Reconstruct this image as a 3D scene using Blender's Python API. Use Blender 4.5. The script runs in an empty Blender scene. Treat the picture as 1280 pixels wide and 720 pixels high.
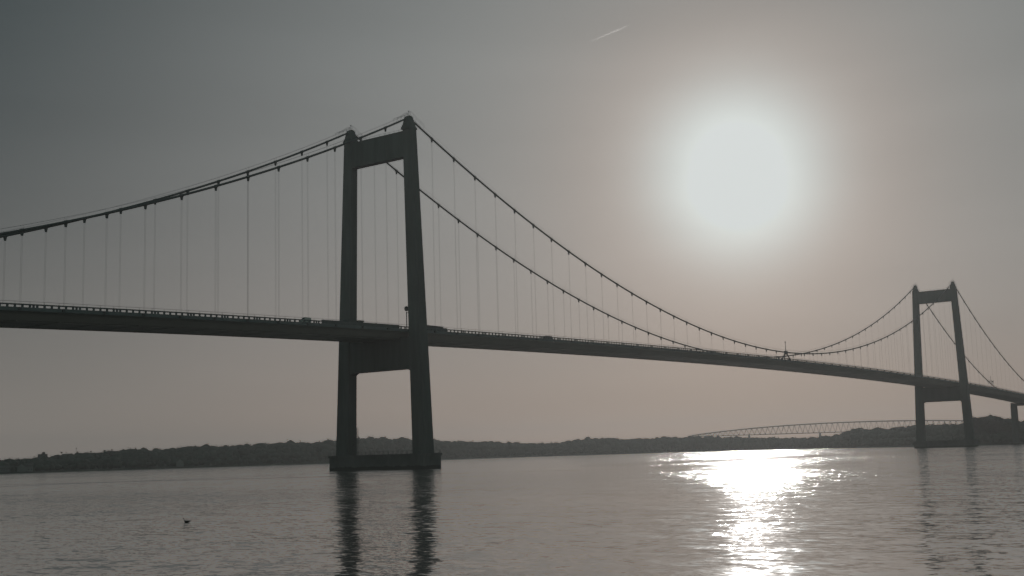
import bpy, bmesh, math, random
import numpy as np
from mathutils import Matrix, Vector

random.seed(7)
rng = np.random.default_rng(11)
S = bpy.context.scene
COL = S.collection

# ------------------------------------------------------------------ helpers
class MB:
    """collects faces and links them as ONE mesh object"""
    def __init__(self):
        self.v, self.f = [], []

    def add(self, vs, fs):
        b = len(self.v)
        self.v += [tuple(p) for p in vs]
        self.f += [tuple(b + i for i in f) for f in fs]

    def box(self, x0, x1, y0, y1, z0, z1):
        self.add([(x0, y0, z0), (x1, y0, z0), (x1, y1, z0), (x0, y1, z0),
                  (x0, y0, z1), (x1, y0, z1), (x1, y1, z1), (x0, y1, z1)],
                 [(3, 2, 1, 0), (4, 5, 6, 7), (0, 1, 5, 4), (1, 2, 6, 5), (2, 3, 7, 6), (3, 0, 4, 7)])

    def loft(self, rings, cap=True):
        n = len(rings[0])
        vs = [p for r in rings for p in r]
        fs = []
        for k in range(len(rings) - 1):
            for i in range(n):
                j = (i + 1) % n
                fs.append((k * n + i, k * n + j, (k + 1) * n + j, (k + 1) * n + i))
        if cap:
            fs.append(tuple(reversed(range(n))))
            fs.append(tuple((len(rings) - 1) * n + i for i in range(n)))
        self.add(vs, fs)

    def tube(self, pts, r, n=6, cap=True):
        pts = [Vector(p) for p in pts]
        rings = []
        for k, p in enumerate(pts):
            t = (pts[min(k + 1, len(pts) - 1)] - pts[max(k - 1, 0)]).normalized()
            ref = Vector((0, 0, 1)) if abs(t.z) < 0.9 else Vector((0, 1, 0))
            a = t.cross(ref).normalized()
            b = a.cross(t).normalized()
            rr = r[k] if isinstance(r, (list, tuple)) else r
            rings.append([p + a * (rr * math.cos(2 * math.pi * i / n)) + b * (rr * math.sin(2 * math.pi * i / n))
                          for i in range(n)])
        self.loft(rings, cap)

    def prism_x(self, poly, x0, x1):
        self.loft([[(x0, y, z) for y, z in poly], [(x1, y, z) for y, z in poly]])

    def build(self, name, mat, parent=None, smooth=False):
        me = bpy.data.meshes.new(name)
        me.from_pydata(self.v, [], self.f)
        bm = bmesh.new()
        bm.from_mesh(me)
        bmesh.ops.recalc_face_normals(bm, faces=bm.faces)
        bm.to_mesh(me)
        bm.free()
        me.update()
        if smooth:
            me.polygons.foreach_set('use_smooth', [True] * len(me.polygons))
        o = bpy.data.objects.new(name, me)
        me.materials.append(mat)
        COL.objects.link(o)
        if parent:
            o.parent = parent
        return o


def np_mesh(name, V, F, mat, parent=None):
    me = bpy.data.meshes.new(name)
    V = np.asarray(V, np.float32); F = np.asarray(F, np.int32)
    me.vertices.add(len(V)); me.vertices.foreach_set('co', V.ravel())
    me.loops.add(F.size); me.loops.foreach_set('vertex_index', F.ravel())
    k = F.shape[1]
    me.polygons.add(len(F))
    me.polygons.foreach_set('loop_start', np.arange(0, F.size, k, dtype=np.int32))
    me.update(calc_edges=True); me.validate()
    me.materials.append(mat)
    o = bpy.data.objects.new(name, me)
    COL.objects.link(o)
    if parent:
        o.parent = parent
    return o


def tag(o, label=None, cat=None, group=None, kind=None):
    if label: o['label'] = label
    if cat: o['category'] = cat
    if group: o['group'] = group
    if kind: o['kind'] = kind
    return o


def empty(name, loc, rz=0.0):
    o = bpy.data.objects.new(name, None)
    o.location = loc
    o.rotation_euler = (0, 0, rz)
    o.empty_display_size = 0.5
    COL.objects.link(o)
    return o


# ------------------------------------------------------------------ materials
def newmat(name):
    m = bpy.data.materials.new(name)
    m.use_nodes = True
    nt = m.node_tree
    return m, nt, nt.nodes['Principled BSDF']


def weathered(name, col, rough=0.8, scale=0.25, amt=0.25, stretch=(1, 1, 1), metal=0.0, bump=0.0, spec=0.5):
    m, nt, b = newmat(name)
    N, L = nt.nodes, nt.links
    tc = N.new('ShaderNodeTexCoord')
    mp = N.new('ShaderNodeMapping'); mp.inputs['Scale'].default_value = stretch
    n1 = N.new('ShaderNodeTexNoise'); n1.inputs['Scale'].default_value = scale
    n1.inputs['Detail'].default_value = 6; n1.inputs['Roughness'].default_value = 0.65
    L.new(tc.outputs['Object'], mp.inputs['Vector']); L.new(mp.outputs[0], n1.inputs['Vector'])
    cr = N.new('ShaderNodeValToRGB')
    cr.color_ramp.elements[0].position = 0.3; cr.color_ramp.elements[1].position = 0.72
    cr.color_ramp.elements[0].color = tuple(c * (1 - amt) for c in col) + (1,)
    cr.color_ramp.elements[1].color = tuple(c * (1 + amt) for c in col) + (1,)
    L.new(n1.outputs['Fac'], cr.inputs['Fac']); L.new(cr.outputs[0], b.inputs['Base Color'])
    b.inputs['Roughness'].default_value = rough
    b.inputs['Metallic'].default_value = metal
    b.inputs['Specular IOR Level'].default_value = spec
    if bump:
        n2 = N.new('ShaderNodeTexNoise'); n2.inputs['Scale'].default_value = scale * 8
        L.new(mp.outputs[0], n2.inputs['Vector'])
        bp = N.new('ShaderNodeBump'); bp.inputs['Distance'].default_value = bump
        bp.inputs['Strength'].default_value = 0.6
        L.new(n2.outputs['Fac'], bp.inputs['Height']); L.new(bp.outputs[0], b.inputs['Normal'])
    return m


M = {
    'concrete': weathered('concrete', (0.095, 0.106, 0.099), 0.85, 0.3, 0.26, (1, 1, 0.12), bump=0.03),
    'concrete_dark': weathered('wet_concrete', (0.11, 0.112, 0.106), 0.8, 0.25, 0.3, (1, 1, 0.5), bump=0.03),
    'steel': weathered('grey_painted_steel', (0.56, 0.53, 0.48), 0.5, 0.12, 0.14, (0.3, 1, 1)),
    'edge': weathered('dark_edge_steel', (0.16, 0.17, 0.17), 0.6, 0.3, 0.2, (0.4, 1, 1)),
    'rail': weathered('railing_steel', (0.11, 0.115, 0.115), 0.6, 0.5, 0.15),
    'cable': weathered('cable_steel', (0.09, 0.09, 0.09), 0.6, 0.5, 0.15),
    'asphalt': weathered('asphalt', (0.05, 0.05, 0.052), 0.9, 0.6, 0.2),
    'truss': weathered('truss_steel', (0.12, 0.12, 0.115), 0.7, 0.1, 0.2),
    'land': weathered('grassy_ground', (0.055, 0.06, 0.04), 0.95, 0.02, 0.4),
    'foliage': weathered('woodland_foliage', (0.065, 0.072, 0.056), 0.9, 0.05, 0.35),
    'twigs': weathered('bare_twigs', (0.07, 0.062, 0.05), 0.9, 0.2, 0.35),
    'bark': weathered('bark', (0.06, 0.05, 0.04), 0.9, 0.8, 0.3),
    'plaster': weathered('pale_plaster', (0.22, 0.215, 0.2), 0.85, 0.3, 0.1),
    'roof': weathered('dark_roof_tiles', (0.12, 0.1, 0.09), 0.8, 0.6, 0.25),
    'glass': weathered('window_glass', (0.03, 0.035, 0.04), 0.1, 0.5, 0.1),
    'paint_white': weathered('white_paint', (0.6, 0.58, 0.54), 0.4, 0.5, 0.06),
    'paint_dark': weathered('dark_tarpaulin', (0.07, 0.075, 0.08), 0.6, 0.4, 0.15),
    'paint_grey': weathered('grey_paint', (0.2, 0.21, 0.22), 0.4, 0.4, 0.1),
    'tyre': weathered('tyre_rubber', (0.02, 0.02, 0.02), 0.9, 2, 0.2),
    'feather': weathered('dark_feathers', (0.035, 0.03, 0.026), 0.8, 12, 0.4),
    'bill': weathered('duck_bill', (0.16, 0.12, 0.05), 0.5, 12, 0.2),
}

nt_ = M['concrete_dark'].node_tree
pb = nt_.nodes['Principled BSDF']
src = pb.inputs['Base Color'].links[0].from_socket
tcx = nt_.nodes.new('ShaderNodeTexCoord'); spz = nt_.nodes.new('ShaderNodeSeparateXYZ')
nz = nt_.nodes.new('ShaderNodeTexNoise'); nz.inputs['Scale'].default_value = .8
nt_.links.new(tcx.outputs['Object'], spz.inputs[0]); nt_.links.new(tcx.outputs['Object'], nz.inputs['Vector'])
mz = nt_.nodes.new('ShaderNodeMath'); mz.operation = 'MULTIPLY_ADD'; mz.inputs[1].default_value = -1.4
nt_.links.new(nz.outputs['Fac'], mz.inputs[0]); nt_.links.new(spz.outputs['Z'], mz.inputs[2])
rz = nt_.nodes.new('ShaderNodeMapRange'); rz.inputs['From Min'].default_value = .2; rz.inputs['From Max'].default_value = .5
rz.inputs['To Min'].default_value = .85; rz.inputs['To Max'].default_value = 0
nt_.links.new(mz.outputs[0], rz.inputs['Value'])
mxs = nt_.nodes.new('ShaderNodeMixRGB'); mxs.inputs[2].default_value = (.03, .034, .026, 1)     # weed and tide stain
nt_.links.new(rz.outputs[0], mxs.inputs[0]); nt_.links.new(src, mxs.inputs[1]); nt_.links.new(mxs.outputs[0], pb.inputs['Base Color'])

# ------------------------------------------------------------------ camera
CAM = Vector((-310.213, -286.332, 3.856))
YAW, PITCH, ROLL, FPX = 0.93235, 0.134717, 0.028154, 1533.09
fw = Vector((math.sin(YAW) * math.cos(PITCH), math.cos(YAW) * math.cos(PITCH), math.sin(PITCH)))
rt0 = Vector((math.cos(YAW), -math.sin(YAW), 0))
up0 = rt0.cross(fw)
rt = rt0 * math.cos(ROLL) - up0 * math.sin(ROLL)
up = rt0 * math.sin(ROLL) + up0 * math.cos(ROLL)
cd = bpy.data.cameras.new('camera')
cd.sensor_width = 36
cd.lens = 36 * FPX / 1280
cd.clip_start = 0.5
cd.clip_end = 80000
cam = bpy.data.objects.new('camera', cd)
mat = Matrix((rt, up, -fw)).transposed().to_4x4()
mat.translation = CAM
cam.matrix_world = mat
COL.objects.link(cam)
S.camera = cam


def bearing(u):
    """map bearing (from the viewpoint on the bank) -> unit ground direction"""
    d = fw + rt * ((u - 640) / FPX) + up * (-(568 - 0.0282 * (u - 640) - 360) / FPX)
    v = Vector((d.x, d.y, 0)).normalized()
    return v


# ------------------------------------------------------------------ sky and sun
SUN = Vector((0.87900, 0.42489, 0.21638)).normalized()
EL = math.asin(SUN.z)
AZ = math.atan2(SUN.x, SUN.y)          # clockwise from +Y
W = bpy.data.worlds.new('World')
S.world = W
W.use_nodes = True
nt = W.node_tree
N, L = nt.nodes, nt.links
N.clear()
out = N.new('ShaderNodeOutputWorld')
bg = N.new('ShaderNodeBackground')
bg.inputs['Strength'].default_value = 0.05
L.new(bg.outputs[0], out.inputs['Surface'])
sky = N.new('ShaderNodeTexSky')
sky.sky_type = 'NISHITA'
sky.sun_disc = False
sky.sun_elevation = EL
sky.sun_rotation = AZ
sky.altitude = 0
sky.air_density = 1.0
sky.dust_density = 0.3
sky.ozone_density = 1.0
hs = N.new('ShaderNodeHueSaturation')
hs.inputs['Saturation'].default_value = 0.40
L.new(sky.outputs[0], hs.inputs['Color'])
tc = N.new('ShaderNodeTexCoord')
nrm = N.new('ShaderNodeVectorMath'); nrm.operation = 'NORMALIZE'
L.new(tc.outputs['Generated'], nrm.inputs[0])
dot = N.new('ShaderNodeVectorMath'); dot.operation = 'DOT_PRODUCT'
dot.inputs[1].default_value = SUN
L.new(nrm.outputs[0], dot.inputs[0])


def math_node(op, a, b=None, clamp=False):
    n = N.new('ShaderNodeMath'); n.operation = op; n.use_clamp = clamp
    for k, x in enumerate((a, b)):
        if x is None: continue
        if isinstance(x, (int, float)): n.inputs[k].default_value = x
        else: L.new(x, n.inputs[k])
    return n.outputs[0]


theta = math_node('MULTIPLY', math_node('ARCCOSINE', math_node('MINIMUM', dot.outputs['Value'], 0.9999999)), 57.29578)


sep = N.new('ShaderNodeSeparateXYZ'); L.new(nrm.outputs[0], sep.inputs[0])
elev = math_node('MAXIMUM', sep.outputs['Z'], 0.0)


def expo(x, width, power=1):
    t = math_node('DIVIDE', x, width)
    if power != 1: t = math_node('POWER', t, power)
    return math_node('EXPONENT', math_node('MULTIPLY', t, -1.0))


# bright hazy air round a low sun: a core, a wide aureole that the thick air near the
# horizon dims and reddens, and a pale band of haze along the horizon
K = 200.0
wide = expo(theta, 28.0, 2.2)
back = N.new('ShaderNodeMapRange'); back.interpolation_type = 'SMOOTHSTEP'
back.inputs['From Min'].default_value = 36; back.inputs['From Max'].default_value = 100
L.new(theta, back.inputs['Value'])
TERMS = [(expo(theta, 3.9, 2.4), (0.1700, 0.3850, 0.4450)),
         (expo(theta, 4.6), (0.5300, 0.3000, 0.1950)),
         (wide, (0.1830, 0.2080, 0.2070)),
         (expo(elev, 0.12), (0.2980, 0.2720, 0.2520)),
         (math_node('MULTIPLY', wide, expo(elev, 0.08)), (-0.4250, -0.5080, -0.5150)),
         (back.outputs[0], (0.085, 0.125, 0.115)),
         (math_node('MULTIPLY', expo(math_node('ABSOLUTE', math_node('SUBTRACT', theta, 20.0)), 9.0, 2), expo(elev, 0.22)), (0.046, 0.032, 0.027)),
         (math_node('MULTIPLY', math_node('SUBTRACT', 1.0, expo(elev, 0.2)), math_node('SUBTRACT', 1.0, expo(theta, 34.0, 4))), (-0.030, -0.014, -0.010))]
acc = hs.outputs[0]
# faint uneven bands in the haze
bmap = N.new('ShaderNodeMapping'); bmap.inputs['Scale'].default_value = (2.2, 2.2, 16)
L.new(nrm.outputs[0], bmap.inputs['Vector'])
bn = N.new('ShaderNodeTexNoise'); bn.inputs['Scale'].default_value = 1.3; bn.inputs['Detail'].default_value = 3
L.new(bmap.outputs[0], bn.inputs['Vector'])
uneven = math_node('ADD', math_node('MULTIPLY', bn.outputs['Fac'], 0.16), 0.92)
for fac, colr in TERMS:
    sc = N.new('ShaderNodeVectorMath'); sc.operation = 'SCALE'
    sc.inputs[0].default_value = [c * K for c in colr]
    L.new(fac, sc.inputs['Scale'])
    ad = N.new('ShaderNodeVectorMath'); ad.operation = 'ADD'
    L.new(acc, ad.inputs[0]); L.new(sc.outputs[0], ad.inputs[1])
    acc = ad.outputs[0]
mx = N.new('ShaderNodeVectorMath'); mx.operation = 'MAXIMUM'
mx.inputs[1].default_value = (0, 0, 0)
un = N.new('ShaderNodeVectorMath'); un.operation = 'SCALE'
L.new(acc, un.inputs[0]); L.new(uneven, un.inputs['Scale'])
L.new(un.outputs[0], mx.inputs[0])
mn = N.new('ShaderNodeVectorMath'); mn.operation = 'MINIMUM'
mn.inputs[1].default_value = (140, 147, 145)
L.new(mx.outputs[0], mn.inputs[0])
L.new(mn.outputs[0], bg.inputs['Color'])

sd = bpy.data.lights.new('sun', 'SUN')
sd.energy = 4.0
sd.angle = math.radians(0.5)
sd.color = (1.0, 0.965, 0.92)
so = bpy.data.objects.new('sun', sd)
so.rotation_euler = (-SUN).to_track_quat('-Z', 'Y').to_euler()
so.location = (0, 0, 300)
COL.objects.link(so)

S.view_settings.view_transform = 'Standard'
S.view_settings.look = 'None'
S.view_settings.exposure = -3.32
S.view_settings.gamma = 1
S.view_settings.use_curve_mapping = False
S.cycles.max_bounces = 5
S.cycles.volume_bounces = 0
S.cycles.transparent_max_bounces = 12
S.cycles.use_denoising = True
S.cycles.sample_clamp_direct = 0
S.cycles.sample_clamp_indirect = 7.2
S.cycles.caustics_reflective = False
S.cycles.blur_glossy = 1.0
S.cycles.caustics_refractive = False

# ------------------------------------------------------------------ haze
hb = MB()
hb.box(-1600, 4600, -2600, 4700, -7.2, 127)
hm = bpy.data.materials.new('haze_air')
hm.use_nodes = True
hn = hm.node_tree
hn.nodes.clear()
ho = hn.nodes.new('ShaderNodeOutputMaterial')
pv = hn.nodes.new('ShaderNodeVolumePrincipled')
pv.inputs['Color'].default_value = (0.86, 0.86, 0.86, 1)
pv.inputs['Density'].default_value = 0.00018
pv.inputs['Anisotropy'].default_value = 0.62
hn.links.new(pv.outputs[0], ho.inputs['Volume'])
tag(hb.build('haze', hm), kind='stuff')

# ------------------------------------------------------------------ water
wm, nt, b = newmat('sea_water')
N, L = nt.nodes, nt.links
b.inputs['Base Color'].default_value = (0.018, 0.028, 0.028, 1)
b.inputs['Roughness'].default_value = 0.105
b.inputs['IOR'].default_value = 1.38
b.inputs['Coat Weight'].default_value = 0.7
b.inputs['Coat Roughness'].default_value = 0.09
b.inputs['Coat IOR'].default_value = 1.4
tc = N.new('ShaderNodeTexCoord')


def vmath(op, a, b=None, scale=None):
    n = N.new('ShaderNodeVectorMath'); n.operation = op
    for k, x in enumerate((a, b)):
        if x is None: continue
        if isinstance(x, (tuple, Vector)): n.inputs[k].default_value = x
        else: L.new(x, n.inputs[k])
    if scale is not None:
        if isinstance(scale, (int, float)): n.inputs['Scale'].default_value = scale
        else: L.new(scale, n.inputs['Scale'])
    return n.outputs[0]


def ripple(scale, slope, stretch, rot, detail=2.0):
    mp = N.new('ShaderNodeMapping')
    mp.inputs['Rotation'].default_value = (0, 0, rot)
    mp.inputs['Scale'].default_value = stretch
    L.new(tc.outputs['Object'], mp.inputs['Vector'])
    n = N.new('ShaderNodeTexNoise')
    n.inputs['Scale'].default_value = scale
    n.inputs['Detail'].default_value = detail
    n.inputs['Roughness'].default_value = 0.55
    L.new(mp.outputs[0], n.inputs['Vector'])
    return vmath('SCALE', vmath('SUBTRACT', n.outputs['Color'], (0.5, 0.5, 0.5)), scale=slope)


wind = 0.95
sl = vmath('ADD', ripple(0.22, 0.08, (1, 0.45, 1), wind, 1), ripple(1.1, 0.24, (1, 0.5, 1), wind + 0.25, 2))
sl = vmath('ADD', sl, ripple(4.2, 0.26, (1, 0.6, 1), wind - 0.3, 2))
# wind streaks: patches of smoother and rougher water
mpw = N.new('ShaderNodeMapping'); mpw.inputs['Scale'].default_value = (1, 0.35, 1)
mpw.inputs['Rotation'].default_value = (0, 0, 0.7)
L.new(tc.outputs['Object'], mpw.inputs['Vector'])
nw = N.new('ShaderNodeTexNoise'); nw.inputs['Scale'].default_value = 0.018; nw.inputs['Detail'].default_value = 3
L.new(mpw.outputs[0], nw.inputs['Vector'])
mr = N.new('ShaderNodeMapRange')
mr.inputs['From Min'].default_value = 0.35; mr.inputs['From Max'].default_value = 0.65
mr.inputs['To Min'].default_value = 0.5; mr.inputs['To Max'].default_value = 1.3
L.new(nw.outputs['Fac'], mr.inputs['Value'])
# the water is sheltered close to the bank and windier further out
off = N.new('ShaderNodeVectorMath'); off.operation = 'DISTANCE'
L.new(tc.outputs['Object'], off.inputs[0]); off.inputs[1].default_value = (-314, -291, 0)
ns = N.new('ShaderNodeTexNoise'); ns.inputs['Scale'].default_value = 0.05; ns.inputs['Detail'].default_value = 3
L.new(tc.outputs['Object'], ns.inputs['Vector'])
ma = N.new('ShaderNodeMath'); ma.operation = 'MULTIPLY_ADD'
L.new(ns.outputs['Fac'], ma.inputs[0]); ma.inputs[1].default_value = 50; L.new(off.outputs['Value'], ma.inputs[2])
mo = N.new('ShaderNodeMapRange'); mo.interpolation_type = 'SMOOTHSTEP'
mo.inputs['From Min'].default_value = 112; mo.inputs['From Max'].default_value = 160
mo.inputs['To Min'].default_value = 1.0; mo.inputs['To Max'].default_value = 2.0
L.new(ma.outputs[0], mo.inputs['Value'])
# and choppier on the right, outside the lee of the bank
la = N.new('ShaderNodeVectorMath'); la.operation = 'DOT_PRODUCT'
L.new(vmath('SUBTRACT', tc.outputs['Object'], (-310.2, -286.3, 0)), la.inputs[0]); la.inputs[1].default_value = (0.596, -0.803, 0)
ml = N.new('ShaderNodeMapRange'); ml.interpolation_type = 'SMOOTHSTEP'
ml.inputs['From Min'].default_value = 12; ml.inputs['From Max'].default_value = 34
ml.inputs['To Min'].default_value = 0.0; ml.inputs['To Max'].default_value = 2.2
L.new(la.outputs['Value'], ml.inputs['Value'])
mla = N.new('ShaderNodeMath'); mla.operation = 'ADD'
L.new(mo.outputs[0], mla.inputs[0]); L.new(ml.outputs[0], mla.inputs[1])
mu = N.new('ShaderNodeMath'); mu.operation = 'MULTIPLY'
L.new(mr.outputs[0], mu.inputs[0]); L.new(mla.outputs[0], mu.inputs[1])
sl = vmath('SCALE', sl, scale=mu.outputs[0])
# long low ship-wake waves: smooth ridges along two lines in the water


def wake(ax, ay, bx, by, width, slope):
    dx, dy = bx - ax, by - ay
    ln = math.hypot(dx, dy)
    nx, ny = -dy / ln, dx / ln
    rel = vmath('SUBTRACT', tc.outputs['Object'], (ax, ay, 0))
    dn = N.new('ShaderNodeVectorMath'); dn.operation = 'DOT_PRODUCT'
    L.new(rel, dn.inputs[0]); dn.inputs[1].default_value = (nx, ny, 0)

    def mm(op, a, b=None):
        n = N.new('ShaderNodeMath'); n.operation = op
        for k, x in enumerate((a, b)):
            if x is None: continue
            if isinstance(x, (int, float)): n.inputs[k].default_value = x
            else: L.new(x, n.inputs[k])
        return n.outputs[0]
    t = mm('DIVIDE', dn.outputs['Value'], width)
    g = mm('MULTIPLY', mm('EXPONENT', mm('MULTIPLY', mm('MULTIPLY', t, t), -1.0)), mm('MULTIPLY', t, 2.33 * slope))
    cv = N.new('ShaderNodeCombineXYZ')
    L.new(mm('MULTIPLY', g, nx), cv.inputs[0]); L.new(mm('MULTIPLY', g, ny), cv.inputs[1])
    return cv.outputs[0]


sl = vmath('ADD', sl, wake(40, -46, 240, -58, 2.6, 0.22))
sl = vmath('ADD', sl, wake(-120, -60, -82, -140, 1.8, 0.30))
sl2 = vmath('MULTIPLY', sl, (1, 1, 0))
nr = vmath('NORMALIZE', vmath('ADD', sl2, (0, 0, 1)))
L.new(nr, b.inputs['Normal'])
L.new(nr, b.inputs['Coat Normal'])
wb = MB()
wb.add([(-1590, -2590, 0), (4590, -2590, 0), (4590, 4690, 0), (-1590, 4690, 0)], [(0, 1, 2, 3)])
tag(wb.build('water', wm), kind='structure')

# ------------------------------------------------------------------ suspension bridge
DZ = -0.5
CY = 13.83                      # half distance between the cable planes
ZT, ZM, ZE, SG = 120.52 + DZ, 54.1 + DZ, 39.95 + DZ, 10.43
SP = 12.0


def z_cable(x):
    if x < 0: t = -x / 240
    elif x > 600: t = (x - 600) / 240
    else: return ZM + (ZT - ZM) * ((x - 300) / 300) ** 2
    return ZT + (ZE - ZT) * t - 4 * SG * t * (1 - t)


def z_rail(x):                  # level of the top of the crash barrier
    if 0 <= x <= 600: return 51.1 - 3.15 * ((x - 300) / 300) ** 2 + DZ
    s = -x if x < 0 else x - 600
    if s <= 240: return 47.95 - 0.0183 * s - 5.8e-5 * s * s + DZ
    return 47.95 - 0.0183 * 240 - 5.8e-5 * 57600 - 0.040 * (s - 240) + DZ


bridge = empty('suspension_bridge', (0, 0, 0))
tag(bridge, 'long dark suspension bridge with two portal towers spanning the water', 'bridge')

xs = [-430 + 6 * i for i in range(250)]
prof = [(-13.45, -0.85), (-13.45, -1.75), (-11.6, -2.25), (-9.3, -3.7), (9.3, -3.7), (11.6, -2.25), (13.45, -1.75), (13.45, -0.85)]
m = MB(); m.loft([[(x, y, z_rail(x) + z) for y, z in prof] for x in xs])
deck = m.build('deck', M['steel'], bridge)
m = MB(); m.loft([[(x, y, z_rail(x) + z) for y, z in ((-12.7, -0.846), (12.7, -0.846), (12.7, -0.80), (-12.7, -0.80))] for x in xs])
m.build('road_surface', M['asphalt'], deck)
m = MB()
for x in xs[::2]:               # transverse seams and inspection rails under the box
    m.box(x - 0.12, x + 0.12, -9.2, 9.2, z_rail(x) - 3.82, z_rail(x) - 3.703)
for y in (-7.5, 7.5):
    m.loft([[(x, y + a, z_rail(x) - c) for a, c in ((-.1, 3.83), (.1, 3.83), (.1, 3.95), (-.1, 3.95))] for x in xs])
m.build('gantry_rails', M['steel'], deck)

for sgn in (-1, 1):
    m = MB()
    ye = sgn * 13.2
    m.loft([[(x, ye + a, z_rail(x) + c) for a, c in ((-.12, -.32), (.12, -.32), (.12, .02), (-.12, .02))] for x in xs])
    m.loft([[(x, ye + a, z_rail(x) + c) for a, c in ((-.03, .55), (.03, .55), (.03, .62), (-.03, .62))] for x in xs])
    for i in range(750):
        x = -429 + 2 * i
        w = 0.30
        m.box(x - w, x + w, ye - 0.08, ye + 0.08, z_rail(x) - 0.86, z_rail(x) - 0.3)
        if i % 2 == 0:
            m.box(x - .03, x + .03, ye - .03, ye + .03, z_rail(x), z_rail(x) + 0.56)
        if i % 6 == 0:
            m.box(x + 0.7, x + 1.3, ye - 0.08, ye + 0.08, z_rail(x) - 0.86, z_rail(x) - 0.3)
    m.build('railing', M['rail'], bridge)
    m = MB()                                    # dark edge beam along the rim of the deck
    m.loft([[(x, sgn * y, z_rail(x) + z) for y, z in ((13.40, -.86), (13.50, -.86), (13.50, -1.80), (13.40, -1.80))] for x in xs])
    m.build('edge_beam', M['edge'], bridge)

# solid wind screens on the near railing around the first tower
m = MB()
for x0, x1 in ((-42, -3.2),):
    k = int((x1 - x0) / 3)
    for i in range(k):
        a, b2 = x0 + 3 * i, x0 + 3 * i + 2.96
        m.add([(a, -13.45, z_rail(a) - .84), (b2, -13.45, z_rail(b2) - .84), (b2, -13.45, z_rail(b2) + .3), (a, -13.45, z_rail(a) + .3),
               (a, -13.38, z_rail(a) - .84), (b2, -13.38, z_rail(b2) - .84), (b2, -13.38, z_rail(b2) + .3), (a, -13.38, z_rail(a) + .3)],
              [(3, 2, 1, 0), (4, 5, 6, 7), (0, 1, 5, 4), (1, 2, 6, 5), (2, 3, 7, 6), (3, 0, 4, 7)])
m.build('wind_screen', M['rail'], bridge)


def leg_centre(z):
    return CY + 3.87 * (ZT - z) / 115.0


def leg_half(z):
    t = min(max((z - 5) / 111.0, 0), 1)
    return 2.28 - 0.66 * t, 3.05 - 0.98 * t


def rect(cx, cy, hx, hy, z, c=0.25):
    return [(cx - hx + c, cy - hy, z), (cx + hx - c, cy - hy, z), (cx + hx, cy - hy + c, z), (cx + hx, cy + hy - c, z),
            (cx + hx - c, cy + hy, z), (cx - hx + c, cy + hy, z), (cx - hx, cy + hy - c, z), (cx - hx, cy - hy + c, z)]


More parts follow.
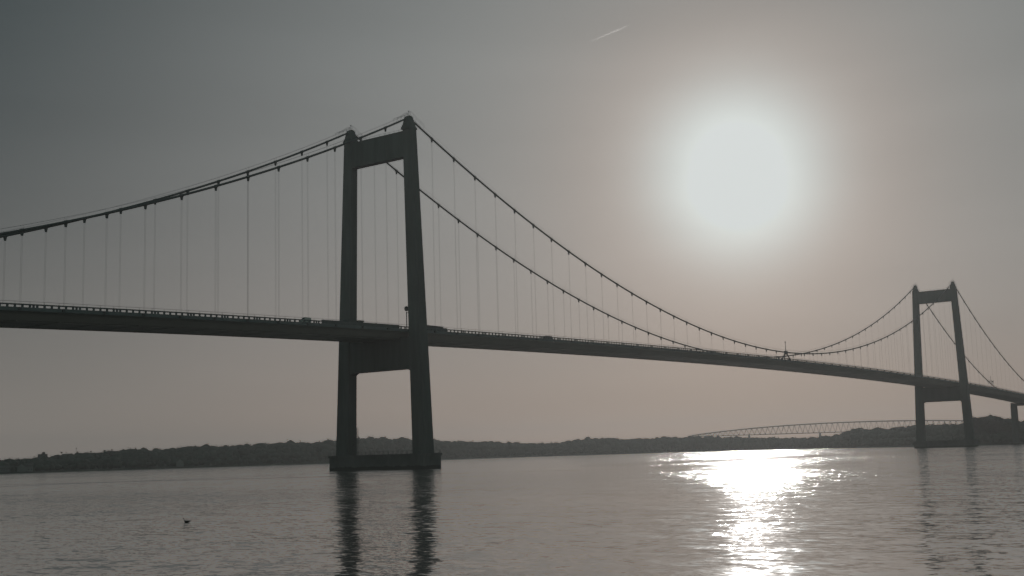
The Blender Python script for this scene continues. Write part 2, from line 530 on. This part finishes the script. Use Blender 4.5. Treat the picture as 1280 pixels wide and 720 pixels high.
for X in (0, 600):
    f = MB()
    f.loft([rect(X, 0, 4.5, 21.9, -6, .5), rect(X, 0, 4.5, 21.9, 4.3, .5)])
    f.loft([rect(X, 0, 4.8, 22.2, 4.3, .5), rect(X, 0, 4.8, 22.2, 5.0, .5)])
    ft = f.build('tower_footing', M['concrete_dark'], bridge)
    p = MB()
    for y in [-21 + 2.1 * i for i in range(21)]:
        for x in (-4.5, 4.5):
            p.box(X + x - .04, X + x + .04, y - .04, y + .04, 5.0, 6.0)
    for x in (-4.5, 4.5):
        p.box(X + x - .03, X + x + .03, -21, 21, 6.0, 6.06)
    p.build('footing_railing', M['rail'], ft)
    # crossbeams: haunched portal beams between the legs
    m = MB()
    yb = leg_centre(33.3) - 1.5
    m.prism_x([(-yb, 32.3), (-yb + 1.3, 32.6), (-yb + 2.6, 33.3), (yb - 2.6, 33.3), (yb - 1.3, 32.6), (yb, 32.3),
               (yb, z_rail(X) - 3.3), (-yb, z_rail(X) - 3.3)][::-1], X - 1.75, X + 1.75)
    m.build('tower_crossbeam', M['concrete'], bridge)
    m = MB()
    m.prism_x([(-13.6, 106.2), (13.6, 106.2), (13.4, 115.3), (-13.4, 115.3)], X - 1.45, X + 1.45)
    cb = m.build('tower_crossbeam', M['concrete'], bridge)
    p = MB()
    for y in [-11.5 + 2.3 * i for i in range(11)]:
        p.box(X - .03, X + .03, y - .03, y + .03, 115.3, 116.4)
    p.box(X - .03, X + .03, -11.5, 11.5, 116.38, 116.44)
    p.build('catwalk_rail', M['rail'], cb)
    for sgn in (-1, 1):
        m = MB()
        rings = []
        for z in (4.9, 20, 40, 60, 80, 100, 115.9):
            hx, hy = leg_half(z)
            rings.append(rect(X, sgn * leg_centre(z), hx, hy, z, .35))
        m.loft(rings)
        lg = m.build('tower_leg', M['concrete'], bridge)
        # cable saddle: a narrow gabled hood with a rounded back over the cable
        y0 = sgn * CY
        rings = []
        for i in range(11):
            x = -2.1 + 0.42 * i
            h = 120.55 - 0.10 * x * x - 0.13 * x ** 4
            w = 2.0
            hm_ = max(h, 116.6)
            rings.append([(X + x, y0 + w, 115.7), (X + x, y0 - w, 115.7), (X + x, y0 - w * .93, 116.3),
                          (X + x, y0 - .8, hm_), (X + x, y0 + .8, hm_), (X + x, y0 + w * .93, 116.3)])
        m = MB(); m.loft(rings)
        sdl = m.build('cable_saddle', M['concrete'], lg)
        r = MB()
        for yy in (-1.0, 1.0):
            pts = [(X + x, y0 + yy, z_cable(X + x) + 1.9 - 0.10 * min(abs(x), 3) ** 2 * .3) for x in (-7, -5, -3, -1.5, 0, 1.5, 3, 5, 7)]
            r.tube(pts, .05, 4)
            for q in pts:
                r.tube([q, (q[0], y0 + yy * .4, z_cable(q[0]) + .3)], .04, 4)
        r.tube([(X, y0, 120.4), (X, y0, 122.3)], .05, 5)
        r.box(X - .18, X + .18, y0 - .15, y0 + .15, 122.1, 122.4)
        r.build('saddle_railing', M['rail'], lg)
    # ladder shaft beside the far leg, rising from the footing
    m = MB()
    for dx in (-.35, .35):
        m.box(X - .1 + dx - .05, X - .1 + dx + .05, 12.1, 12.25, 5, 14.5)
    for k in range(30):
        m.box(X - .45, X + .25, 12.14, 12.2, 5.2 + .31 * k, 5.26 + .31 * k)
    for k in range(4):
        m.box(X - .14, X - .06, 12.25, 14.6, 6 + 2.6 * k, 6.1 + 2.6 * k)
    m.build('access_ladder', M['rail'], ft)
    # lift cabin hugging the far leg at road level
    m = MB()
    zz = z_rail(X)
    yc = leg_centre(zz + 2)
    for (a, b2, c, d, z0, z1) in ((2.2, 4.7, yc - 3.0, yc + 2.6, zz - .8, zz + 4.3), (2.1, 4.9, yc - 3.2, yc + 2.8, zz + 4.3, zz + 4.7)):
        m.box(X + a, X + b2, c, d, z0, z1)
    m.build('lift_cabin', M['concrete'], bridge)

for X in (-360, -240, 840, 960):
    zt = z_rail(X) - 3.72
    m = MB()
    m.prism_x([(-14.9, zt - 1.9), (14.9, zt - 1.9), (14.9, zt + .9), (9, zt + .2), (-9, zt + .2), (-14.9, zt + .9)], X - 2.2, X + 2.2)
    pier = m.build('pier_cap', M['concrete'], bridge)
    for sgn in (-1, 1):
        m = MB()
        m.loft([rect(X, sgn * 12.8, 2.5, 3.0, -5, .4), rect(X, sgn * 12.8, 2.1, 2.5, zt - 1.8, .4)])
        m.build('pier_leg', M['concrete'], bridge)
        m = MB()
        m.loft([rect(X, sgn * 12.8, 4.2, 4.6, -6, .5), rect(X, sgn * 12.8, 4.2, 4.6, 1.6, .5)])
        m.build('pier_footing', M['concrete_dark'], bridge)

# main cables with hand ropes
for sgn in (-1, 1):
    m = MB()
    cx = [-240 + 6 * i for i in range(181)]
    m.tube([(x, sgn * CY, z_cable(x)) for x in cx], 0.33, 8)
    mc = m.build('main_cable', M['cable'], bridge, True)
    m = MB()
    for dy in (-.55, .55):
        m.tube([(x, sgn * CY + dy, z_cable(x) + 1.25) for x in cx], 0.022, 4)
    for x in cx[::2]:
        for dy in (-.55, .55):
            m.tube([(x, sgn * CY + dy * .5, z_cable(x)), (x, sgn * CY + dy, z_cable(x) + 1.25)], 0.02, 3)
    m.build('hand_rope', M['cable'], mc)

# hangers: the hundred that show largest are single parts
hl = []
for sgn in (-1, 1):
    for i in range(1, 50): hl.append((i * SP, sgn))
    for i in range(1, 20): hl += [(-i * SP, sgn), (600 + i * SP, sgn)]


def hanger_mesh(mb, x, sgn):
    y = sgn * CY
    z1, z0 = z_cable(x), z_rail(x) - 1.1
    if z1 - z0 < 0.6: return False
    for dx in (-.17, .17):
        mb.tube([(x + dx, y, z0), (x + dx, y, z1 - .3)], 0.019, 5)
    # cable band with its lugs
    sl_ = (z_cable(x + .5) - z_cable(x - .5))
    mb.tube([(x - .55, y, z1 - .55 * sl_), (x + .55, y, z1 + .55 * sl_)], .42, 8)
    mb.add([(x - .5, y - .12, z1 - .2), (x + .5, y - .12, z1 - .2), (x + .28, y - .12, z1 - 1.35), (x - .28, y - .12, z1 - 1.35),
            (x - .5, y + .12, z1 - .2), (x + .5, y + .12, z1 - .2), (x + .28, y + .12, z1 - 1.35), (x - .28, y + .12, z1 - 1.35)],
           [(3, 2, 1, 0), (4, 5, 6, 7), (0, 1, 5, 4), (1, 2, 6, 5), (2, 3, 7, 6), (3, 0, 4, 7)])
    # anchor bracket on the deck edge
    mb.box(x - .3, x + .3, y - .18 if sgn < 0 else 13.51, -13.51 if sgn < 0 else y + .18, z0 - .5, z0 + .15)
    return True


def show(h):
    x, sgn = h
    return (z_cable(x) - z_rail(x) + 1) / math.hypot(x - CAM.x, sgn * CY - CAM.y)


def inview(h):
    v = Vector((h[0], h[1] * CY, z_cable(h[0]))) - CAM
    return abs(v.dot(rt) / v.dot(fw)) * FPX < 660


hl.sort(key=lambda h: (not inview(h), -show(h)))
for h in hl[:100]:
    m = MB()
    if hanger_mesh(m, *h): m.build('hanger', M['cable'], bridge)
m = MB()
for h in hl[100:]: hanger_mesh(m, *h)
tag(m.build('hangers', M['cable'], bridge), kind='stuff')

# mid-span clamp between cable and deck, with a beacon mast
for sgn in (-1, 1):
    m = MB()
    y = sgn * CY
    zb = z_rail(300) - .9
    for s in (-1, 1):
        m.tube([(300 + s * 5.2, y, zb), (300, y, ZM + .2)], .38, 6)
    m.tube([(298, y, zb), (298.6, y, ZM - .4)], .2, 6)
    m.box(298.6, 301.4, y - .5, y + .5, ZM - .7, ZM + .7)
    ct = m.build('centre_clamp', M['cable'], bridge)
    if sgn < 0:
        m = MB()
        m.tube([(300, y, ZM + .6), (300, y, ZM + 5.2)], [.22, .09], 6)
        m.box(299.75, 300.25, y - .25, y + .25, ZM + 5.1, ZM + 5.7)
        m.build('beacon_mast', M['rail'], ct)

# work platform hanging on the far cable near the far abutment
wp = empty('work_platform', (782, CY, z_cable(782)))
tag(wp, 'small dark work platform riding on the far cable right of the distant tower', 'work platform')
m = MB()
for k, (dx, dz, w, h) in enumerate(((-4, 2.3, 2.6, 1.9), (3.5, -2.2, 3.2, 1.6))):
    m.box(dx - w, dx + w, -1.3, 1.3, dz - h * .5 - .6, dz - h * .5 - .45)
    for a in (-w, w):
        for c in (-1.3, 1.3):
            m.box(dx + a - .1, dx + a + .1, c - .1, c + .1, dz - h * .5 - .5, dz + h)
    m.box(dx - w, dx + w, -1.35, -1.25, dz - .2, dz + h * .5)
    m.box(dx - w, dx + w, 1.25, 1.35, dz - .2, dz + h * .5)
m.build('platform', M['rail'], wp)
m = MB(); m.tube([(-4, 0, 3), (-3.6, 0, 7.5)], .15, 5); m.tube([(-5.2, 0, 6.2), (-2.2, 0, 6.6)], .12, 5)
m.build('hoist_frame', M['rail'], wp)

# warning light on a post at the near leg
wl = empty('warning_light', (-1.9, -13.0, z_rail(-4) - .8))
tag(wl, 'round lamp on a thin post beside the nearest tower leg', 'lamp')
m = MB(); m.tube([(0, 0, 0), (0, 0, 5.9)], .16, 8); m.tube([(0, 0, 5.6), (1.4, 0, 5.8)], .1, 6)
m.build('post', M['rail'], wl)
m = MB(); m.tube([(0, -.25, 6.9), (0, -.2, 6.9), (0, .25, 6.9), (0, .4, 6.9)], [.5, .85, .85, .5], 14)
m.build('lamp_head', M['rail'], wl)


# ------------------------------------------------------------------ vehicles on the deck
def wheels(root, xs_, half, r=.5):
    for x in xs_:
        for y in (-half, half):
            w = MB(); w.tube([(x, y - .14, r), (x, y + .14, r)], r, 14)
            wo = w.build('wheel', M['tyre'], root)
            w = MB(); w.tube([(x, y - .16, r), (x, y + .16, r)], r * .5, 10)
            w.build('rim', M['paint_grey'], wo)


def lorry(x, y, rz, label, cabmat, boxmat, length):
    root = empty('lorry', (x, y, z_rail(x) - .8), rz)
    tag(root, label, 'lorry', 'vehicles crossing the bridge')
    m = MB()                                    # cab at +x end
    m.loft([[(0, -1.2, .6), (0, 1.2, .6), (0, 1.2, 3.5), (0, -1.2, 3.5)],
            [(1.4, -1.2, .6), (1.4, 1.2, .6), (1.4, 1.2, 3.6), (1.4, -1.2, 3.6)],
            [(2.3, -1.2, .6), (2.3, 1.2, .6), (2.1, 1.15, 3.1), (2.1, -1.15, 3.1)]])
    cab = m.build('cab', cabmat, root)
    m = MB(); m.add([(2.30, -1.05, 1.75), (2.30, 1.05, 1.75), (2.16, 1.0, 2.95), (2.16, -1.0, 2.95)], [(0, 1, 2, 3)])
    m.build('windscreen', M['glass'], cab)
    m = MB(); m.box(-length, -.4, -1.27, 1.27, 1.15, 4.0)
    m.box(-length, -.4, -1.29, 1.29, 3.9, 4.03)
    m.build('trailer', boxmat, root)
    m = MB(); m.box(-length + .2, 2.0, -.45, .45, .75, 1.1); m.build('chassis', M['tyre'], root)
    wheels(root, (1.2, -1.2, -length + 1.4, -length + 2.8, -length + 4.2), 1.08)


def van(x, y, rz, label, matr, scale=1.0):  # a panel van
    root = empty('van', (x, y, z_rail(x) - .8), rz)
    tag(root, label, 'van', 'vehicles crossing the bridge')
    m = MB()
    sec = [(-2.7, .45, 2.45), (-2.6, .4, 2.6), (.9, .4, 2.6), (1.7, .4, 1.75), (2.5, .42, 1.35), (2.75, .5, .95)]
    m.loft([[(a, -.98, b0), (a, .98, b0), (a, .9, b1), (a, -.9, b1)] for a, b0, b1 in sec])
    root.scale = (scale, scale, scale)
    body = m.build('body', matr, root)
    m = MB(); m.add([(.96, -.85, 2.56), (.96, .85, 2.56), (1.74, .86, 1.78), (1.74, -.86, 1.78)], [(3, 2, 1, 0)])
    m.build('windscreen', M['glass'], body)
    wheels(root, (-1.7, 1.8), .88, .36)


van(-46.5, -11, math.pi, 'pale van left of the nearest tower, showing through the railing', M['paint_white'], .68)
lorry(38, 5.2, 0, 'dark lorry just right of the nearest tower leg', M['paint_dark'], M['paint_dark'], 9.5)
van(97, -2, 0, 'dark van on the main span, halfway between nearest tower and cable low point', M['paint_dark'])


# ------------------------------------------------------------------ shores, hills and woods
def interp(x, table):
    xs_, ys_ = zip(*table)
    return float(np.interp(x, xs_, ys_))


H0 = lambda u: 568.0 - 0.0282 * (u - 640)
FAR_D = [(-500, 880), (-150, 960), (0, 1000), (200, 1090), (410, 1220), (540, 1450), (700, 1650), (860, 1780), (1000, 1900), (1150, 2050), (1400, 2150), (1800, 2200)]
FAR_TOP = [(-500, 584), (-100, 577), (0, 573.5), (30, 572), (66, 568.5), (131, 563), (196, 559.5), (236, 557), (295, 554), (354, 551.5), (413, 548.5), (450, 546.5),
           (480, 545), (510, 545.8), (545, 547.5), (570, 550), (610, 550), (640, 552), (665, 553), (700, 551.5), (720, 548.5), (740, 546), (765, 545.5), (790, 548),
           (830, 545), (871, 544.5), (904, 544.6), (950, 546), (1000, 546.5), (1100, 546), (1300, 542), (1800, 534)]
NEAR_D = [(996, 1780), (1030, 1680), (1060, 1560), (1140, 1350), (1200, 1230), (1280, 1178), (1400, 1120), (1800, 1050)]
NEAR_TOP = [(996, 553), (1003, 547), (1014, 545), (1049, 541), (1061, 537), (1075, 533), (1096, 534), (1119, 533), (1143, 530), (1170, 528.5), (1200, 527.5), (1212, 525),
            (1222, 521), (1233, 517.5), (1247, 519), (1262, 522), (1290, 524), (1400, 518), (1800, 505)]


def shore_pt(u, dist):
    d = bearing(u)
    return CAM.x + d.x * dist, CAM.y + d.y * dist


def top_z(u, tab, dist):
    return CAM.z + (H0(u) - interp(u, tab)) / FPX * dist


def terrain(name, tabD, tabT, us, treeh, label=None):
    rows = [(-25, -2.5), (0, 0.05), (6, 1.2), (30, .25), (75, .6), (130, .95), (220, 1.0), (420, .95), (800, .9)]
    V, F = [], []
    for u in us:
        d0 = interp(u, tabD)
        for off, fz in rows:
            x, y = shore_pt(u, d0 + off)
            hill = max(top_z(u, tabT, d0 + 130) - treeh, 1.4)
            z = fz if off <= 6 else max(1.3, hill * fz)
            V.append((x, y, z))
    n = len(rows)
    for i in range(len(us) - 1):
        for j in range(n - 1):
            F.append((i * n + j, (i + 1) * n + j, (i + 1) * n + j + 1, i * n + j + 1))
    o = np_mesh(name, V, F, M['land'])
    tag(o, kind='structure')


def ground_at(u, off, tabD, tabT, treeh):
    d0 = interp(u, tabD)
    hill = max(top_z(u, tabT, d0 + 130) - treeh, 1.4)
    z = interp(off, [(6, 1.2), (30, max(1.3, .25 * hill)), (75, max(1.3, .6 * hill)), (130, max(1.3, .95 * hill)), (220, max(1.3, hill)), (420, max(1.3, .95 * hill))])
    x, y = shore_pt(u, d0 + off)
    return x, y, z


# unit icosphere for crown cores
def ico():
    import bmesh
    bm = bmesh.new()
    bmesh.ops.create_icosphere(bm, subdivisions=2, radius=1)
    bm.verts.ensure_lookup_table()
    V = np.array([v.co[:] for v in bm.verts]); F = np.array([[v.index for v in f.verts] for f in bm.faces])
    bm.free()
    return V, F


ICV, ICF = ico()


def crown_arrays(cx, cy, cz, rx, rz, leaves, leaf, core=0.72):
    """one uneven crown: a lumpy inner mass plus leaf clumps spread through and past it"""
    k = rng.normal(size=(4, 3)); ph = rng.uniform(0, 6.28, 4)
    lump = 1 + 0.16 * np.sin(ICV @ k.T * 2.2 + ph).sum(1) * .5
    V = [ICV * lump[:, None] * np.array([rx, rx, rz]) * core + np.array([cx, cy, cz])]
    F = [ICF]
    d = rng.normal(size=(leaves, 3)); d /= np.linalg.norm(d, axis=1)[:, None]
    lump2 = 1 + 0.2 * np.sin(d @ k.T * 2.2 + ph).sum(1) * .5
    r = lump2 * rng.uniform(.62, 1.0, leaves) ** .7
    c = d * r[:, None] * np.array([rx, rx, rz]) + np.array([cx, cy, cz])
    tri = rng.normal(size=(leaves, 3, 3)) * leaf * rng.uniform(.6, 1.3, leaves)[:, None, None]
    lv = (c[:, None, :] + tri).reshape(-1, 3)
    V.append(lv)
    F.append(np.arange(leaves * 3).reshape(-1, 3) + len(ICV))
    return np.vstack(V), np.vstack(F)


def wood(name, us_range, rows, tabD, tabT, treeh, step, matr):
    Vs, Fs, off = [], [], 0
    for row_off, hscale in rows:
        u = us_range[0]
        while u < us_range[1]:
            d0 = interp(u, tabD)
            x, y, z = ground_at(u, row_off + random.uniform(-6, 6), tabD, tabT, treeh)
            cap = top_z(u, tabT, d0 + row_off) - z
            h = min(treeh * hscale * random.uniform(.8, 1.0), max(cap, 3.0)) * random.choice((.9, .95, 1, 1, 1.04, 1.1))
            rx = h * random.uniform(.42, .75)
            V, F = crown_arrays(x, y, z + h * .45, rx, h * .53, 60, h * .06, .86)
            Vs.append(V); Fs.append(F + off); off += len(V)
            u += step * random.uniform(.6, 1.4) / d0 * FPX
    o = np_mesh(name, np.vstack(Vs), np.vstack(Fs), matr)
    tag(o, kind='stuff')
    return o


us1 = list(range(-480, 1500, 12))
terrain('hills', FAR_D, FAR_TOP, us1, 10)
wood('far_wood', (-200, 1340), ((14, .55), (45, .8), (85, .95), (130, 1.0), (175, 1.05)), FAR_D, FAR_TOP, 11, 5.0, M['foliage'])
us2 = [996, 1000, 1006] + list(range(1012, 1800, 10))
terrain('headland', NEAR_D, NEAR_TOP, us2, 14)
wood('headland_wood', (1001, 1480), ((12, .45), (32, .6), (70, .85), (110, .95), (150, 1.0)), NEAR_D, NEAR_TOP, 14, 5.0, M['foliage'])


def tree(name, x, y, z, h, spread, label, group, dens=900, trunk_frac=.3, twig=False):
    root = empty(name, (x, y, z - .3))
    tag(root, label, 'tree', group)
    m = MB()
    lean = random.uniform(-.04, .04) * h
    m.tube([(0, 0, 0), (lean * .3, 0, h * .3), (lean, lean * .5, h * .75)], [h * .026, h * .019, h * .006], 7)
    tips = []
    for i in range(9):
        a = i * 2.4 + random.uniform(-.4, .4)
        z0 = h * random.uniform(.22, .55)
        rr = spread * random.uniform(.5, .8)
        tip = (rr * math.cos(a), rr * math.sin(a), z0 + h * random.uniform(.18, .36))
        m.tube([(lean * .3, 0, z0), (tip[0] * .5, tip[1] * .5, z0 + (tip[2] - z0) * .65), tip], [h * .010, h * .007, h * .003], 5)
        tips.append(tip)
    m.build('trunk', M['bark'], root)
    Vs, Fs, off = [], [], 0
    tips.append((lean, 0, h * .82))
    for tip in tips:
        for q in range(2):
            c = [tip[k] + random.gauss(0, spread * .16) for k in range(3)]
            V, F = crown_arrays(c[0], c[1], min(c[2], h * .86), spread * random.uniform(.26, .42), h * random.uniform(.11, .16),
                                dens // 18, h * .026, .5)
            Vs.append(V); Fs.append(F + off); off += len(V)
    np_mesh('crown', np.vstack(Vs), np.vstack(Fs), M['twigs'], root)
    return root


# trees that stand out singly on the headland behind and right of the far tower
for u, off, h, lab in ((1219, 60, 17, 'rounded tree just right of the far tower, leftmost of its clump'),
                       (1231, 50, 20, 'tallest broad tree of the clump right of the far tower'),
                       (1246, 56, 19, 'broad tree left of the end pier, behind the deck'),
                       (1258, 44, 17, 'lower tree touching the left side of the end pier')):
    x, y, z = ground_at(u, off, NEAR_D, NEAR_TOP, 14)
    tree('tree', x, y, z, h, h * .42, lab, 'trees on the headland')
for u, off, h, lab in ((71, 120, 9, 'small lone tree on the left skyline beside the blocky building'),
                       (136, 120, 10, 'tree on the left skyline where the wood begins')):
    x, y, z = ground_at(u, off, FAR_D, FAR_TOP, 10)
    tree('tree', x, y, z, h, h * .4, lab, 'trees on the far shore')


def house(u, off, w, d, h, rh, label, wallm, rot=0.0, cat='house'):
    x, y, z = ground_at(u, off, FAR_D, FAR_TOP, 10)
    dv = bearing(u)
    root = empty('house', (x, y, z - .4), math.atan2(dv.y, dv.x) - math.pi / 2 + rot)
    tag(root, label, cat, 'buildings on the far shore')
    m = MB()
    m.loft([[(-w, -d, 0), (-w, d, 0), (-w, d, h), (-w, 0, h + rh * .97), (-w, -d, h)], [(w, -d, 0), (w, d, 0), (w, d, h), (w, 0, h + rh * .97), (w, -d, h)]])
    wall = m.build('wall', wallm, root)
    m = MB()
    for s in (-1, 1):
        m.loft([[(-w - .4, s * (d + .5), h - .25), (-w - .4, 0, h + rh), (-w - .4, 0, h + rh + .25), (-w - .4, s * (d + .5), h)],
                [(w + .4, s * (d + .5), h - .25), (w + .4, 0, h + rh), (w + .4, 0, h + rh + .25), (w + .4, s * (d + .5), h)]])
    roof = m.build('roof', M['roof'], root)
    m = MB(); m.box(w * .4, w * .4 + .8, -.4, .4, h + rh - .3, h + rh + 1.1); m.build('chimney', M['roof'], roof)
    n = max(2, int(w))
    for i in range(n):
        cx = -w + (i + .5) * 2 * w / n
        m = MB(); m.box(cx - .5, cx + .5, -d - .06, -d + .05, 1.1, 2.5)
        wf = m.build('window', M['paint_white'], root)
        m = MB(); m.box(cx - .42, cx + .42, -d - .075, -d - .055, 1.18, 2.42); m.build('pane', M['glass'], wf)
    m = MB(); m.box(-w * .5 - .5, -w * .5 + .5, -d - .05, -d + .05, 0, .9); m.build('doorstep', M['concrete'], root)


house(27, 8, 3.2, 3.0, 4.0, 2.2, 'pale gabled house at the left waterline, left one of the close pair', M['plaster'], 1.57)
house(36, 8, 3.0, 3.0, 4.6, 1.9, 'pale house at the left waterline, right one of the close pair', M['plaster'])
house(4, 8, 4.5, 3.2, 3.6, 1.5, 'low grey house at the very left edge of the shore', M['concrete'])
house(225, 8, 3.4, 3.0, 4.2, 2.6, 'pale house on the shore below the long wooded hill', M['plaster'], 1.57)

x, y, z = ground_at(53, 120, FAR_D, FAR_TOP, 10)
sb = empty('silo_building', (x, y, z - .5), .4)
tag(sb, 'blocky dark building standing above the left skyline', 'building')
m = MB(); m.box(-2.8, 2.6, -3, 3, 0, 11.2); m.build('wall', M['concrete_dark'], sb)
m = MB(); m.tube([(1.2, 0, 11.2), (1.2, 0, 13.2)], 1.3, 12); m.box(-2.9, 2.7, -3.1, 3.1, 11.2, 11.5); m.build('roof_tank', M['concrete_dark'], sb)
x, y, z = ground_at(95, 120, FAR_D, FAR_TOP, 10)
mast = empty('radio_mast', (x, y, z - .5))
tag(mast, 'thin radio mast rising from the left skyline', 'mast')
m = MB(); m.tube([(0, 0, 0), (0, 0, 15)], [.25, .1], 6); m.build('pole', M['rail'], mast)
m = MB(); m.box(-.7, .7, -.1, .1, 13.6, 14.2); m.build('antenna', M['rail'], mast)

# ------------------------------------------------------------------ old truss bridge, far behind
DT = 3000.0
dv = bearing(1080)
tb = empty('truss_bridge', (CAM.x + dv.x * DT, CAM.y + dv.y * DT, 0), math.atan2(dv.y, dv.x) - math.pi / 2)
tag(tb, 'distant arched steel truss bridge fading in haze behind the headland', 'bridge')
HALF = 400.0
zb_ = lambda x: 34.0
ztop = lambda x: 36.5 + 19.5 * (1 - min(abs(x) / HALF, 1) ** 2.2)
PANEL = 6.25
px = [-HALF + PANEL * i for i in range(129)]
for yy in (-4, 4):
    for nm, fz in (('upper_chord', ztop), ('lower_chord', zb_)):
        m = MB(); m.loft([[(x, yy + a, fz(x) + c) for a, c in ((-.8, -1.0), (.8, -1.0), (.8, 1.0), (-.8, 1.0))] for x in px])
        m.build(nm, M['truss'], tb)
    m = MB()
    for i in range(128):
        a, b2 = px[i], px[i + 1]
        if i % 2 == 0: m.tube([(a, yy, zb_(a)), (b2, yy, ztop(b2))], .45, 4)
        else: m.tube([(a, yy, ztop(a)), (b2, yy, zb_(b2))], .45, 4)
    m.build('lattice', M['truss'], tb)
m = MB(); m.loft([[(x, yy, ztop(x) + c) for yy, c in ((-7, 1.01), (7, 1.01), (7, 1.7), (-7, 1.7))] for x in [-HALF + 8 * i for i in range(101)]])
m.build('road_deck', M['truss'], tb)
for x in (-HALF, -HALF + 137, -HALF + 302, HALF - 302, HALF - 137, HALF):
    m = MB(); m.loft([rect(x, 0, 5, 9, -5, 1), rect(x, 0, 2.2, 6, zb_(x) - 1.1, 1)]); m.build('pier', M['concrete'], tb)

# ------------------------------------------------------------------ duck
dk = (-248.7 + -4.5, -209.0 - 8.5, 0)
dd = bearing(234)
dpos = Vector((CAM.x + dd.x * 85, CAM.y + dd.y * 85, 0))
duck = empty('duck', dpos, math.atan2(-rt.y, -rt.x))
duck.scale = (.85, .85, .85)
tag(duck, 'dark duck swimming alone on the open water at the left', 'duck')
m = MB()
body = [(-.34, .125, .012, .010), (-.28, .11, .05, .025), (-.17, .08, .10, .06), (-.05, .065, .125, .09), (.07, .065, .12, .09), (.15, .085, .085, .085),
        (.185, .14, .045, .06), (.20, .21, .036, .042), (.215, .29, .05, .05), (.26, .315, .048, .05), (.29, .305, .02, .02)]
rings = []
for x, z, ry, rz_ in body:
    rings.append([(x, ry * math.cos(2 * math.pi * i / 12), z + rz_ * math.sin(2 * math.pi * i / 12)) for i in range(12)])
m.loft(rings)
m.build('body', M['feather'], duck, True)
m = MB(); m.loft([[(.288, -.016, .296), (.288, .016, .296), (.288, .016, .314), (.288, -.016, .314)], [(.345, -.018, .288), (.345, .018, .288), (.345, .018, .296), (.345, -.018, .296)]])
m.build('bill', M['bill'], duck)

# ------------------------------------------------------------------ contrail
A = Vector((22054, 13893, 9102)); B = Vector((22435, 13070, 9400))
ctm, nt, b = newmat('contrail_ice')
N, L = nt.nodes, nt.links
N.remove(b)
pv = N.new('ShaderNodeVolumePrincipled')
pv.inputs['Color'].default_value = (.98, .98, .98, 1)
pv.inputs['Anisotropy'].default_value = .9
pv.inputs['Density'].default_value = .003
L.new(pv.outputs[0], N['Material Output'].inputs['Volume'])
m = MB()
n = 24
m.tube([A.lerp(B, i / n) + Vector((0, 0, 6 * math.sin(i * 1.7))) for i in range(n + 1)],
       [(14 + 12 * (i / n) + 2 * math.sin(i * 2.1)) * min(1, (n - i) / 9 + .08) for i in range(n + 1)], 12)
tag(m.build('contrail', ctm, None, True), 'short pale contrail high in the sky above the bridge', 'contrail')
